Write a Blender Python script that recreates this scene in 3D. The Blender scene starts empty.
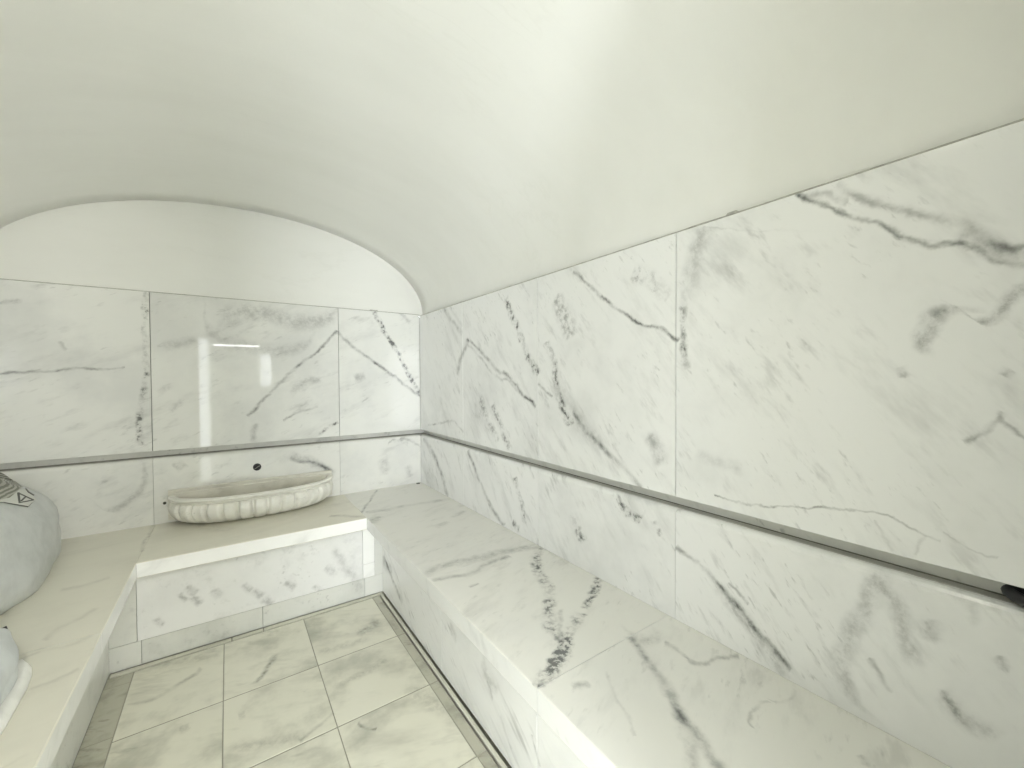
import bpy, bmesh, math, random
from mathutils import Vector, Matrix, noise
random.seed(7)

EXPOSURE = -0.23
SKY = 8.0
WINS = ((-1.2, -0.24, 0.05, 2.0), (0.46, 1.42, 1.1, 1.75))  # second opening is widened sideways to hold an added fill light
LWIN = (-2.3, -1.3, 1.15, 2.2)  # made-up opening in the anteroom's left wall for an added light
SACK_C, SACK_R, SACK_T, SACK_Q = (-0.80, 2.36, 0.66), (0.19, 0.50, 0.24), -0.15, 0.35
BUN_C, BUN_R, BUN_A = (-0.70, 1.44, 0.555), (0.262, 0.385, 0.105), 0.0
def LIGHTS():
    # added fill lights at unseen anteroom windows and lamps
    area('window_daylight', (-1.27, -1.8, 1.68), (0, math.radians(-90), 0), 0.95, 0.9, 26, (0.91, 0.955, 1.0))  # added light at a made-up window, brightens the right wall
    area('glass_door_daylight', (-0.83, -2.85, 1.0), (math.radians(90), 0, 0), 0.65, 1.8, 150, (0.925, 0.965, 1.0))  # added fill light in the part of the glass door not mirrored
    area('small_window_daylight', (1.08, -2.85, 1.42), (math.radians(90), 0, 0), 0.6, 0.62, 78, (1.0, 0.98, 0.92))  # fill light added for the left back, beside the mirrored opening
    fixture('ceiling_lamp', 'round white ceiling lamp of the anteroom', 0.1, -1.3, 2.7, 0.2)  # made-up anteroom lamp, sends more light through the doorway
    area('anteroom_lamp_light', (0.1, -1.3, 2.62), (0, 0, 0), 0.4, 0.4, 40, (1.0, 0.98, 0.93), 'DISK')
    fixture('ceiling_lamp', 'round white lamp on the vault just above the entrance', 0.12, 0.35, 2.292, 0.14)  # made-up lamp out of view, fills the hammam with light
    area('vault_lamp_light', (0.12, 0.35, 2.22), (0, 0, 0), 0.28, 0.28, 2.0, (1.0, 0.95, 0.80), 'DISK')
VEINS = [
["RU", "line", 0.0188, 0.45, [[2.537, 1.754], [2.432, 1.667], [2.294, 1.569], [2.267, 1.542]]],
["RU", "line", 0.0141, 0.25, [[2.445, 1.754], [2.347, 1.669], [2.266, 1.597]]],
["RU", "line", 0.0232, 0.5, [[2.339, 1.3], [2.283, 1.399], [2.229, 1.465], [2.191, 1.505]]],
["RU", "line", 0.0116, 0.55, [[2.203, 1.512], [2.071, 1.443], [1.96, 1.375], [1.848, 1.306], [1.78, 1.295], [1.708, 1.248], [1.614, 1.185], [1.527, 1.141]]],
["RU", "line", 0.0089, 0.3, [[2.191, 1.474], [2.048, 1.395], [1.919, 1.307], [1.819, 1.268], [1.762, 1.263], [1.673, 1.203], [1.55, 1.154]]],
["RU", "spot", 0.026, 1.3, [[1.776, 1.692], [1.749, 1.636], [1.696, 1.558], [1.653, 1.483], [1.612, 1.411], [1.556, 1.35], [1.518, 1.293]]],
["RU", "line", 0.0078, 0.4, [[1.511, 1.25], [1.459, 1.218], [1.403, 1.188]]],
["RU", "spot", 0.0247, 1.17, [[1.451, 1.434], [1.402, 1.35], [1.382, 1.242], [1.35, 1.159], [1.286, 1.077]]],
["RU", "line", 0.0119, 0.55, [[1.28, 1.129], [1.256, 1.105], [1.18, 1.05], [1.1, 0.989], [1.026, 0.951], [0.943, 0.9], [0.922, 0.88]]],
["RU", "cloud", 0.0302, 0.3, [[1.382, 1.287], [1.28, 1.146], [1.121, 1.009]]],
["RU", "line", 0.0076, 0.75, [[1.265, 1.727], [1.212, 1.675], [1.162, 1.629], [1.059, 1.546], [0.979, 1.495], [0.914, 1.459], [0.841, 1.434], [0.775, 1.389]]],
["RU", "cloud", 0.0266, 0.6, [[0.889, 1.072], [0.868, 1.04], [0.849, 0.988]]],
["RU", "spot", 0.0324, 0.72, [[0.952, 1.652], [0.889, 1.611], [0.819, 1.548]]],
["RU", "spot", 0.0487, 0.59, [[1.38, 1.619], [1.315, 1.523], [1.278, 1.456]]],
["RU", "cloud", 0.0274, 0.42, [[0.67, 1.723], [0.707, 1.698], [0.727, 1.626], [0.74, 1.566]]],
["RU", "spot", 0.012, 0.72, [[0.761, 1.554], [0.761, 1.427], [0.76, 1.299]]],
["RU", "cloud", 0.009, 0.5, [[0.761, 1.411], [0.757, 1.356], [0.746, 1.305]]],
["RU", "line", 0.0063, 0.55, [[0.446, 1.743], [0.401, 1.706], [0.332, 1.65], [0.284, 1.614], [0.242, 1.58], [0.212, 1.557], [0.175, 1.543], [0.138, 1.521], [0.106, 1.494], [0.079, 1.479]]],
["RU", "line", 0.0086, 0.42, [[0.361, 1.73], [0.329, 1.697], [0.279, 1.659], [0.223, 1.618], [0.186, 1.596], [0.145, 1.562], [0.119, 1.535], [0.079, 1.51]]],
["RU", "cloud", 0.0139, 0.4, [[0.162, 1.557], [0.123, 1.525], [0.079, 1.497]]],
["RU", "line", 0.0087, 0.3, [[0.44, 1.735], [0.397, 1.724], [0.347, 1.692]]],
["RU", "cloud", 0.0156, 0.75, [[0.214, 1.34], [0.208, 1.377], [0.197, 1.405], [0.177, 1.416], [0.16, 1.416]]],
["RU", "cloud", 0.0112, 0.7, [[0.14, 1.39], [0.121, 1.386], [0.106, 1.397], [0.095, 1.42], [0.079, 1.437]]],
["RU", "cloud", 0.0085, 0.6, [[0.102, 1.276], [0.091, 1.287]]],
["RU", "cloud", 0.0089, 0.5, [[0.245, 1.29], [0.238, 1.273]]],
["RU", "line", 0.0052, 0.45, [[0.154, 1.145], [0.134, 1.167], [0.119, 1.184], [0.103, 1.212]]],
["RU", "line", 0.0049, 0.4, [[0.112, 1.2], [0.095, 1.175], [0.076, 1.157]]],
["RU", "line", 0.0033, 0.55, [[0.658, 0.918], [0.584, 0.915], [0.506, 0.924], [0.446, 0.937], [0.402, 0.95], [0.352, 0.961], [0.296, 0.971], [0.27, 0.969], [0.237, 0.956], [0.206, 0.944], [0.181, 0.938]]],
["RU", "line", 0.0025, 0.35, [[0.178, 0.957], [0.149, 0.942], [0.107, 0.93]]],
["RU", "line", 0.0041, 0.25, [[0.292, 0.949], [0.278, 0.924], [0.258, 0.893]]],
["RU", "cloud", 0.004, 0.3, [[0.206, 0.942], [0.226, 0.899]]],
["RU", "line", 0.0077, 0.4, [[2.807, 0.93], [2.6, 0.963], [2.43, 0.992], [2.345, 0.973], [2.264, 0.937]]],
["RU", "spot", 0.032, 0.65, [[2.052, 1.158], [1.964, 1.037], [1.872, 0.936]]],
["RU", "spot", 0.0283, 0.65, [[1.91, 1.125], [1.841, 1.021], [1.747, 0.899]]],
["RU", "cloud", 0.0156, 0.25, [[0.706, 1.034], [0.643, 1.023], [0.585, 1.015]]],
["RL", "line", 0.0229, 0.55, [[2.884, 0.818], [2.74, 0.742], [2.655, 0.683], [2.56, 0.576], [2.484, 0.477]]],
["RL", "line", 0.0148, 0.6, [[2.201, 0.834], [2.104, 0.717], [1.992, 0.601], [1.887, 0.526], [1.798, 0.497]]],
["RL", "spot", 0.0221, 1.56, [[1.703, 0.762], [1.678, 0.696], [1.652, 0.641], [1.628, 0.557]]],
["RL", "spot", 0.0226, 1.04, [[1.723, 0.529], [1.671, 0.504]]],
["RL", "spot", 0.0302, 0.91, [[1.275, 0.689], [1.251, 0.641], [1.216, 0.601]]],
["RL", "spot", 0.0177, 0.98, [[1.031, 0.821], [0.993, 0.782], [0.957, 0.77], [0.918, 0.785]]],
["RL", "spot", 0.0134, 0.78, [[0.868, 0.784], [0.844, 0.74]]],
["RL", "line", 0.009, 0.6, [[0.788, 0.722], [0.745, 0.704], [0.701, 0.685], [0.641, 0.654], [0.597, 0.617], [0.545, 0.573], [0.499, 0.544], [0.453, 0.505]]],
["RL", "cloud", 0.0215, 0.45, [[0.641, 0.645], [0.569, 0.583], [0.516, 0.54], [0.467, 0.486]]],
["RL", "line", 0.005, 0.4, [[0.615, 0.674], [0.589, 0.655], [0.561, 0.627]]],
["RL", "cloud", 0.0183, 0.5, [[0.277, 0.829], [0.298, 0.763], [0.319, 0.701], [0.336, 0.638], [0.345, 0.584], [0.333, 0.531], [0.314, 0.507]]],
["RL", "cloud", 0.0181, 0.5, [[0.27, 0.802], [0.252, 0.772], [0.24, 0.723], [0.227, 0.668]]],
["RL", "cloud", 0.0153, 0.4, [[0.2, 0.76], [0.191, 0.727]]],
["RL", "cloud", 0.0083, 0.55, [[0.103, 0.735], [0.092, 0.718]]],
["RL", "line", 0.007, 0.4, [[0.297, 0.624], [0.276, 0.602], [0.255, 0.58]]],
["RL", "cloud", 0.02, 0.4, [[0.174, 0.622], [0.153, 0.594], [0.113, 0.582]]],
["RL", "cloud", 0.0072, 0.5, [[0.175, 0.627], [0.164, 0.605], [0.153, 0.58]]],
["RL", "cloud", 0.0106, 0.3, [[0.169, 0.841], [0.141, 0.813], [0.133, 0.793]]],
["BT", "cloud", 0.0291, 0.5, [[0.654, 1.563], [0.712, 1.575], [0.781, 1.583], [0.881, 1.559], [1.017, 1.55], [1.154, 1.519], [1.195, 1.436]]],
["BT", "line", 0.0169, 0.45, [[0.65, 1.495], [0.719, 1.476], [0.804, 1.456], [0.919, 1.496], [1.023, 1.494]]],
["BT", "spot", 0.0264, 1.15, [[1.182, 1.472], [1.05, 1.334], [1.013, 1.237], [0.977, 1.17], [0.885, 1.06], [0.82, 0.972]]],
["BT", "spot", 0.0286, 1.36, [[0.854, 1.012], [0.831, 0.952], [0.815, 0.916], [0.754, 0.864], [0.687, 0.836], [0.639, 0.826]]],
["BT", "spot", 0.0177, 1.14, [[1.207, 1.128], [1.088, 1.056], [0.996, 1.01]]],
["BT", "spot", 0.0213, 1.36, [[0.968, 0.986], [0.895, 0.957], [0.825, 0.909], [0.738, 0.855]]],
["BT", "cloud", 0.0086, 0.4, [[0.923, 1.047], [0.786, 0.892]]],
["BT", "line", 0.0134, 0.6, [[0.999, 0.815], [0.975, 0.749], [0.943, 0.682], [0.914, 0.619], [0.868, 0.561], [0.849, 0.514], [0.831, 0.469], [0.811, 0.424]]],
["BT", "cloud", 0.0269, 0.35, [[1.011, 0.825], [1.027, 0.778], [1.085, 0.784]]],
["BT", "cloud", 0.0151, 0.4, [[0.909, 0.619], [0.864, 0.556], [0.811, 0.498], [0.756, 0.455]]],
["BT", "line", 0.0117, 0.5, [[1.061, 0.736], [1.065, 0.679], [1.06, 0.628], [1.116, 0.613], [1.188, 0.577]]],
["BT", "line", 0.0044, 0.28, [[0.829, 0.754], [0.793, 0.701], [0.766, 0.643], [0.734, 0.579]]],
["BT", "cloud", 0.0126, 0.55, [[0.721, 0.764], [0.76, 0.753]]],
["BT", "line", 0.0042, 0.33, [[0.969, 0.439], [0.994, 0.455], [1.044, 0.462], [1.076, 0.451]]],
["BT", "line", 0.0057, 0.3, [[1.082, 0.458], [1.107, 0.432], [1.176, 0.435]]],
["BT", "cloud", 0.0087, 0.4, [[1.075, 0.281], [1.06, 0.264]]],
["BT", "cloud", 0.0302, 0.6, [[0.631, 2.283], [0.701, 2.351]]],
["BT", "line", 0.0089, 0.45, [[0.625, 2.469], [0.723, 2.656], [0.86, 2.926]]],
["BT", "line", 0.0264, 0.35, [[0.664, 2.485], [0.768, 2.455], [0.926, 2.459], [1.186, 2.426]]],
["BT", "cloud", 0.0218, 0.4, [[1.051, 2.099], [1.147, 2.159]]],
["BT", "cloud", 0.0207, 0.4, [[0.91, 2.009], [0.983, 2.049]]],
["BT", "line", 0.0078, 0.35, [[0.746, 1.361], [0.786, 1.369]]],
["LT", "line", 0.0203, 0.5, [[0.474, 2.535], [0.545, 2.484], [0.635, 2.398]]],
["LT", "line", 0.0086, 0.45, [[-0.32, 3.334], [-0.338, 3.141], [-0.345, 2.892], [-0.345, 2.523]]],
["LT", "line", 0.0164, 0.22, [[-0.535, 2.245], [-0.467, 2.243], [-0.402, 2.274]]],
["LT", "line", 0.0137, 0.28, [[-0.472, 1.839], [-0.455, 1.901], [-0.418, 1.941], [-0.387, 1.992]]],
["LT", "line", 0.0117, 0.25, [[-0.498, 1.749], [-0.455, 1.771], [-0.402, 1.761], [-0.359, 1.783]]],
["LT", "line", 0.0097, 0.22, [[-0.43, 1.564], [-0.389, 1.578], [-0.348, 1.604]]],
["LT", "cloud", 0.0449, 0.3, [[-0.321, 3.194], [-0.208, 2.905], [-0.002, 2.611]]],
["LT", "cloud", 0.0608, 0.3, [[0.287, 2.691], [0.512, 2.733], [0.672, 2.771]]],
["BU", "line", 0.0066, 0.55, [[-0.893, 1.306], [-0.816, 1.311], [-0.744, 1.316], [-0.646, 1.331], [-0.523, 1.327], [-0.45, 1.343]]],
["BU", "cloud", 0.0111, 0.3, [[-0.872, 1.635], [-0.81, 1.66]]],
["BU", "spot", 0.014, 0.91, [[-0.352, 1.744], [-0.363, 1.598], [-0.365, 1.463], [-0.359, 1.328]]],
["BU", "spot", 0.0164, 0.91, [[-0.359, 1.328], [-0.382, 1.166], [-0.395, 1.058], [-0.39, 0.923]]],
["BU", "line", 0.0096, 0.6, [[0.612, 1.596], [0.498, 1.464], [0.35, 1.338], [0.231, 1.206], [0.098, 1.051]]],
["BU", "cloud", 0.0486, 0.45, [[-0.008, 1.636], [0.143, 1.684], [0.359, 1.639], [0.581, 1.682]]],
["BU", "cloud", 0.0357, 0.35, [[-0.103, 1.617], [0.063, 1.48], [0.245, 1.456], [0.445, 1.528]]],
["BU", "cloud", 0.0153, 0.5, [[0.133, 0.993], [0.121, 0.902]]],
["BU", "spot", 0.0133, 1.3, [[0.485, 0.908], [0.541, 0.944], [0.61, 0.979]]],
["BU", "cloud", 0.0229, 0.45, [[0.342, 1.19], [0.406, 1.247], [0.49, 1.266]]],
["BU", "line", 0.008, 0.4, [[0.283, 1.014], [0.38, 1.06], [0.487, 1.087]]],
["BU", "cloud", 0.016, 0.35, [[-0.315, 1.207], [-0.256, 1.239]]],
["BU", "cloud", 0.0129, 0.35, [[-0.266, 1.106], [-0.214, 1.148]]],
["BU", "cloud", 0.0241, 0.35, [[-0.282, 1.461], [-0.15, 1.5]]],
["BU", "spot", 0.0187, 1.56, [[0.86, 1.753], [0.902, 1.678], [0.944, 1.594], [1.009, 1.496], [1.076, 1.372], [1.136, 1.26], [1.199, 1.168]]],
["BU", "line", 0.0115, 0.7, [[0.618, 1.59], [0.675, 1.525], [0.741, 1.472], [0.856, 1.391], [1.007, 1.283], [1.112, 1.2], [1.214, 1.13]]],
["BU", "cloud", 0.0251, 0.45, [[0.725, 1.278], [0.786, 1.291]]],
["BU", "cloud", 0.0141, 0.4, [[1.049, 1.762], [1.125, 1.694]]],
["BU", "cloud", 0.0081, 0.4, [[-0.681, 1.465], [-0.661, 1.426]]],
["BL", "cloud", 0.0268, 0.55, [[0.331, 0.78], [0.405, 0.745], [0.495, 0.695], [0.574, 0.637]]],
["BL", "line", 0.0137, 0.4, [[0.331, 0.787], [0.359, 0.745], [0.447, 0.727], [0.574, 0.644]]],
["BL", "cloud", 0.0185, 0.4, [[-0.571, 0.657], [-0.542, 0.594], [-0.497, 0.591], [-0.446, 0.624], [-0.398, 0.675], [-0.375, 0.796]]],
["BL", "cloud", 0.0213, 0.45, [[-0.245, 0.779], [-0.206, 0.802]]],
["BL", "spot", 0.0177, 0.5, [[0.957, 0.81], [1.024, 0.818], [1.1, 0.781]]],
["BL", "cloud", 0.0239, 0.45, [[1.099, 0.616], [1.121, 0.538]]],
["BL", "cloud", 0.0291, 0.4, [[0.905, 0.685], [0.933, 0.594]]],
["BL", "line", 0.0095, 0.4, [[1.04, 0.832], [1.132, 0.801], [1.203, 0.741]]],
["RF", "cloud", 0.03, 0.5, [[2.528, 0.229], [2.411, 0.186], [2.267, 0.194]]],
["RF", "line", 0.019, 0.5, [[2.41, 0.222], [2.269, 0.148], [2.109, 0.083]]],
["RF", "cloud", 0.0275, 0.55, [[1.272, 0.242], [1.238, 0.211], [1.178, 0.199]]],
["RF", "line", 0.0092, 0.4, [[1.238, 0.19], [1.218, 0.173], [1.198, 0.15]]],
["RF", "line", 0.0078, 0.35, [[1.154, 0.128], [1.118, 0.085], [1.083, 0.06]]],
["RF", "line", 0.0069, 0.35, [[0.975, 0.189], [0.956, 0.157], [0.937, 0.123]]],
["RF", "cloud", 0.0199, 0.4, [[1.533, 0.248], [1.479, 0.213]]],
["BF", "cloud", 0.0119, 0.55, [[-0.201, 0.276], [-0.173, 0.238]]],
["BF", "cloud", 0.0147, 0.55, [[-0.168, 0.299], [-0.139, 0.261]]],
["BF", "cloud", 0.0147, 0.55, [[-0.154, 0.242], [-0.124, 0.204]]],
["BF", "cloud", 0.0142, 0.55, [[0.048, 0.244], [0.081, 0.203]]],
["BF", "cloud", 0.017, 0.55, [[0.094, 0.199], [0.128, 0.158]]],
["BF", "cloud", 0.017, 0.55, [[0.136, 0.145], [0.171, 0.102]]],
["BF", "cloud", 0.0169, 0.55, [[-0.078, 0.252], [-0.047, 0.213]]],
["BF", "cloud", 0.0148, 0.55, [[0.237, 0.204], [0.274, 0.16]]],
["BF", "cloud", 0.0118, 0.55, [[-0.284, 0.187], [-0.257, 0.149]]],
["BF", "cloud", 0.0172, 0.55, [[0.432, 0.23], [0.473, 0.185]]],
["BF", "cloud", 0.0148, 0.55, [[0.371, 0.137], [0.41, 0.091]]],
["BF", "cloud", 0.0224, 0.35, [[0.48, 0.313], [0.532, 0.214], [0.586, 0.113]]],
["FL", "cloud", 0.0137, 0.75, [[0.079, 2.015], [0.102, 2.041], [0.128, 2.09], [0.164, 2.16]]],
["FL", "cloud", 0.0342, 0.7, [[0.519, 2.097], [0.568, 2.113], [0.626, 2.155]]],
["FL", "cloud", 0.0235, 0.35, [[0.335, 2.064], [0.441, 2.042], [0.531, 2.032]]],
["FL", "cloud", 0.0182, 0.4, [[0.365, 1.793], [0.449, 1.804], [0.566, 1.835]]],
["FL", "cloud", 0.0392, 0.35, [[0.594, 1.598], [0.662, 1.456], [0.693, 1.349]]],
["FL", "line", 0.008, 0.5, [[0.377, 1.551], [0.395, 1.512], [0.425, 1.49]]],
["FL", "cloud", 0.0181, 0.4, [[0.013, 1.845], [0.035, 1.846]]],
["FL", "cloud", 0.0287, 0.35, [[-0.012, 1.687], [0.103, 1.652], [0.192, 1.609]]],
["FL", "cloud", 0.0404, 0.35, [[-0.374, 2.437], [-0.233, 2.384], [-0.067, 2.323]]],
["FL", "line", 0.0143, 0.3, [[-0.334, 2.159], [-0.214, 2.168], [-0.119, 2.257]]],
["FL", "line", 0.01, 0.3, [[0.191, 1.6], [0.261, 1.627], [0.319, 1.658]]],
["FL", "cloud", 0.0182, 0.4, [[-0.156, 1.894], [-0.133, 1.899]]]]
S = bpy.context.scene
C = S.collection

# ------------------------------------------------------------------ render look
S.view_settings.view_transform = 'Standard'
S.view_settings.look = 'None'
S.view_settings.gamma = 1.0
S.view_settings.use_curve_mapping = False
S.view_settings.exposure = EXPOSURE
S.cycles.max_bounces = 14
S.cycles.diffuse_bounces = 10
S.cycles.glossy_bounces = 6
S.cycles.sample_clamp_indirect = 6.0
S.cycles.caustics_reflective = False
S.cycles.caustics_refractive = False
S.cycles.use_denoising = True

# ------------------------------------------------------------------ room sizes (metres, floor at z = 0)
XR, XL = 1.2, -0.96            # marble faces of the side walls
YB, YF = 2.95, -0.05           # back wall, front wall
ZB = 0.48                      # bench top
NZ = 0.068                     # thickness of bench slab
GB, GT = 0.843, 0.884          # groove bottom / top
ZT = 1.745                     # top of the marble
CX, AX, RISE = 0.128, 1.10, 0.55   # vault centre, half width, rise
BXR, BXL, BYB = 0.64, -0.338, 2.378  # bench nosing edges
FXR, FXL, FYB = 0.745, -0.44, 2.44   # bench front faces

def arch_z(x, a=AX):
    q = min(1.0, abs(x - CX) / a)
    return ZT + RISE * (1 - q ** 2.05) ** (1 / 2.05)

# ------------------------------------------------------------------ mesh helpers
def new_bm():
    bm = bmesh.new()
    bm.faces.layers.float.new('slab_seed')
    return bm

def merge(bm, tb, seed=0.0, mat=0):
    lay = bm.faces.layers.float['slab_seed']
    mp = [bm.verts.new(v.co) for v in tb.verts]
    tb.verts.index_update()
    for f in tb.faces:
        try:
            nf = bm.faces.new([mp[v.index] for v in f.verts])
        except ValueError:
            continue
        nf[lay] = seed; nf.material_index = mat; nf.smooth = f.smooth
    tb.free()

def box(bm, x0, x1, y0, y1, z0, z1, bev=0.0, seg=1, seed=0.0, mat=0, along=None):
    tb = bmesh.new()
    bmesh.ops.create_cube(tb, size=1.0)
    for v in tb.verts:
        v.co = Vector(((x0 + x1) / 2 + v.co.x * (x1 - x0), (y0 + y1) / 2 + v.co.y * (y1 - y0), (z0 + z1) / 2 + v.co.z * (z1 - z0)))
    if bev > 0:
        es = [e for e in tb.edges if along is None or abs((e.verts[0].co - e.verts[1].co).normalized()[along]) > 0.9]
        bmesh.ops.bevel(tb, geom=es, offset=bev, segments=seg, profile=0.5, affect='EDGES')
    merge(bm, tb, seed, mat)

def prism(bm, pts, axis, a0, a1, seed=0.0, mat=0, bev=0.0, seg=1):
    """extrude a 2-D outline along x, y or z"""
    def P(p, a):
        return {'x': Vector((a, p[0], p[1])), 'y': Vector((p[0], a, p[1])), 'z': Vector((p[0], p[1], a))}[axis]
    tb = bmesh.new()
    A = [tb.verts.new(P(p, a0)) for p in pts]; B = [tb.verts.new(P(p, a1)) for p in pts]
    n = len(pts)
    fa = tb.faces.new(A); fb = tb.faces.new(B[::-1])
    for i in range(n):
        tb.faces.new([A[i], B[i], B[(i + 1) % n], A[(i + 1) % n]])
    bmesh.ops.recalc_face_normals(tb, faces=tb.faces[:])
    if bev > 0:
        bmesh.ops.bevel(tb, geom=tb.edges[:], offset=bev, segments=seg, profile=0.5, affect='EDGES')
    merge(bm, tb, seed, mat)

def tube(bm, pts, r, n=12, closed=False, mat=0, smooth=True):
    tb = bmesh.new(); rings = []
    m = len(pts); pts = [Vector(p) for p in pts]
    for i, p in enumerate(pts):
        if closed: d = pts[(i + 1) % m] - pts[i - 1]
        else: d = pts[min(i + 1, m - 1)] - pts[max(i - 1, 0)]
        d.normalize()
        u = d.cross(Vector((0, 0, 1)));
        if u.length < 1e-3: u = d.cross(Vector((1, 0, 0)))
        u.normalize(); w = u.cross(d)
        rr = r[i] if isinstance(r, (list, tuple)) else r
        rings.append([tb.verts.new(p + (u * math.cos(2 * math.pi * k / n) + w * math.sin(2 * math.pi * k / n)) * rr) for k in range(n)])
    for i in range(m if closed else m - 1):
        a, b = rings[i], rings[(i + 1) % m]
        for k in range(n):
            f = tb.faces.new([a[k], a[(k + 1) % n], b[(k + 1) % n], b[k]]); f.smooth = smooth
    if not closed:
        tb.faces.new(rings[0][::-1]); tb.faces.new(rings[-1])
    bmesh.ops.recalc_face_normals(tb, faces=tb.faces[:])
    merge(bm, tb, 0, mat)

def obj(name, bm, mats, parent=None, kind=None, smooth_angle=None):
    me = bpy.data.meshes.new(name)
    bm.to_mesh(me); bm.free()
    o = bpy.data.objects.new(name, me); C.objects.link(o)
    for m in (mats if isinstance(mats, (list, tuple)) else [mats]):
        me.materials.append(m)
    if parent:
        o.parent = parent
        o.matrix_parent_inverse = Matrix.Translation(parent.location).inverted()
    if kind: o['kind'] = kind
    return o

def tag(o, label, cat, group=None):
    o['label'] = label; o['category'] = cat
    if group: o['group'] = group
    return o

def thing(name, label, cat, loc, group=None):
    o = bpy.data.objects.new(name, None); C.objects.link(o)
    o.location = loc; o.empty_display_size = 0.1
    return tag(o, label, cat, group)

# ------------------------------------------------------------------ materials
class NT:
    def __init__(s, name):
        s.m = bpy.data.materials.new(name); s.m.use_nodes = True
        s.t = s.m.node_tree; s.t.nodes.clear()
        s.out = s.t.nodes.new('ShaderNodeOutputMaterial')
        s.b = s.t.nodes.new('ShaderNodeBsdfPrincipled')
        s.t.links.new(s.b.outputs[0], s.out.inputs[0])
    def n(s, typ, **kw):
        nd = s.t.nodes.new(typ)
        for k, v in kw.items(): setattr(nd, k, v)
        return nd
    def put(s, sock, v):
        if v is None: return
        if hasattr(v, 'is_linked') or isinstance(v, bpy.types.NodeSocket): s.t.links.new(v, sock)
        else: sock.default_value = v
    def math(s, op, a, b=None, c=None, clamp=False):
        nd = s.n('ShaderNodeMath', operation=op, use_clamp=clamp)
        s.put(nd.inputs[0], a); s.put(nd.inputs[1], b); s.put(nd.inputs[2], c)
        return nd.outputs[0]
    def vmath(s, op, a, b=None, scale=None):
        nd = s.n('ShaderNodeVectorMath', operation=op)
        s.put(nd.inputs[0], a); s.put(nd.inputs[1], b)
        if scale is not None: s.put(nd.inputs['Scale'], scale)
        return nd.outputs['Value'] if op == 'DOT_PRODUCT' else nd.outputs['Vector']
    def noise(s, vec, scale, detail=2.0, rough=0.5, color=False):
        nd = s.n('ShaderNodeTexNoise'); s.put(nd.inputs['Vector'], vec)
        nd.inputs['Scale'].default_value = scale; nd.inputs['Detail'].default_value = detail; nd.inputs['Roughness'].default_value = rough
        return nd.outputs['Color'] if color else nd.outputs['Fac']
    def rng(s, v, a, b, c=0.0, d=1.0, smooth=True):
        nd = s.n('ShaderNodeMapRange', interpolation_type='SMOOTHSTEP' if smooth else 'LINEAR')
        s.put(nd.inputs[0], v)
        for i, x in enumerate((a, b, c, d)): nd.inputs[i + 1].default_value = x
        return nd.outputs[0]
    def mix(s, f, a, b):
        nd = s.n('ShaderNodeMix', data_type='RGBA')
        s.put(nd.inputs[0], f); s.put(nd.inputs[6], a); s.put(nd.inputs[7], b)
        return nd.outputs[2]
    def pos(s):
        return s.n('ShaderNodeTexCoord').outputs['Object']
    def bump(s, h, strength, dist=0.002):
        nd = s.n('ShaderNodeBump'); nd.inputs['Strength'].default_value = strength; nd.inputs['Distance'].default_value = dist
        s.put(nd.inputs['Height'], h); s.t.links.new(nd.outputs[0], s.b.inputs['Normal'])

def c4(c): return (c[0], c[1], c[2], 1.0)

def plain(name, col, rough=0.5, metal=0.0, var=0.06, scale=8.0, bump=0.0, bscale=60.0, spec=0.5, emit=None):
    k = NT(name); P = k.pos()
    f = k.noise(P, scale, 4.0, 0.6)
    dark = tuple(x * (1 - var * 2) for x in col)
    k.put(k.b.inputs['Base Color'], k.mix(k.rng(f, 0.3, 0.7), c4(dark), c4(col)))
    k.b.inputs['Roughness'].default_value = rough; k.b.inputs['Metallic'].default_value = metal
    k.b.inputs['Specular IOR Level'].default_value = spec
    if bump: k.bump(k.noise(P, bscale, 3.0), bump)
    if emit:
        k.b.inputs['Emission Color'].default_value = c4(emit[0]); k.b.inputs['Emission Strength'].default_value = emit[1]
    return k.m

AXES = {'RU': (1, 2), 'RL': (1, 2), 'RF': (1, 2), 'BU': (0, 2), 'BL': (0, 2), 'BF': (0, 2), 'BT': (0, 1), 'LT': (0, 1), 'FL': (0, 1)}

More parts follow.
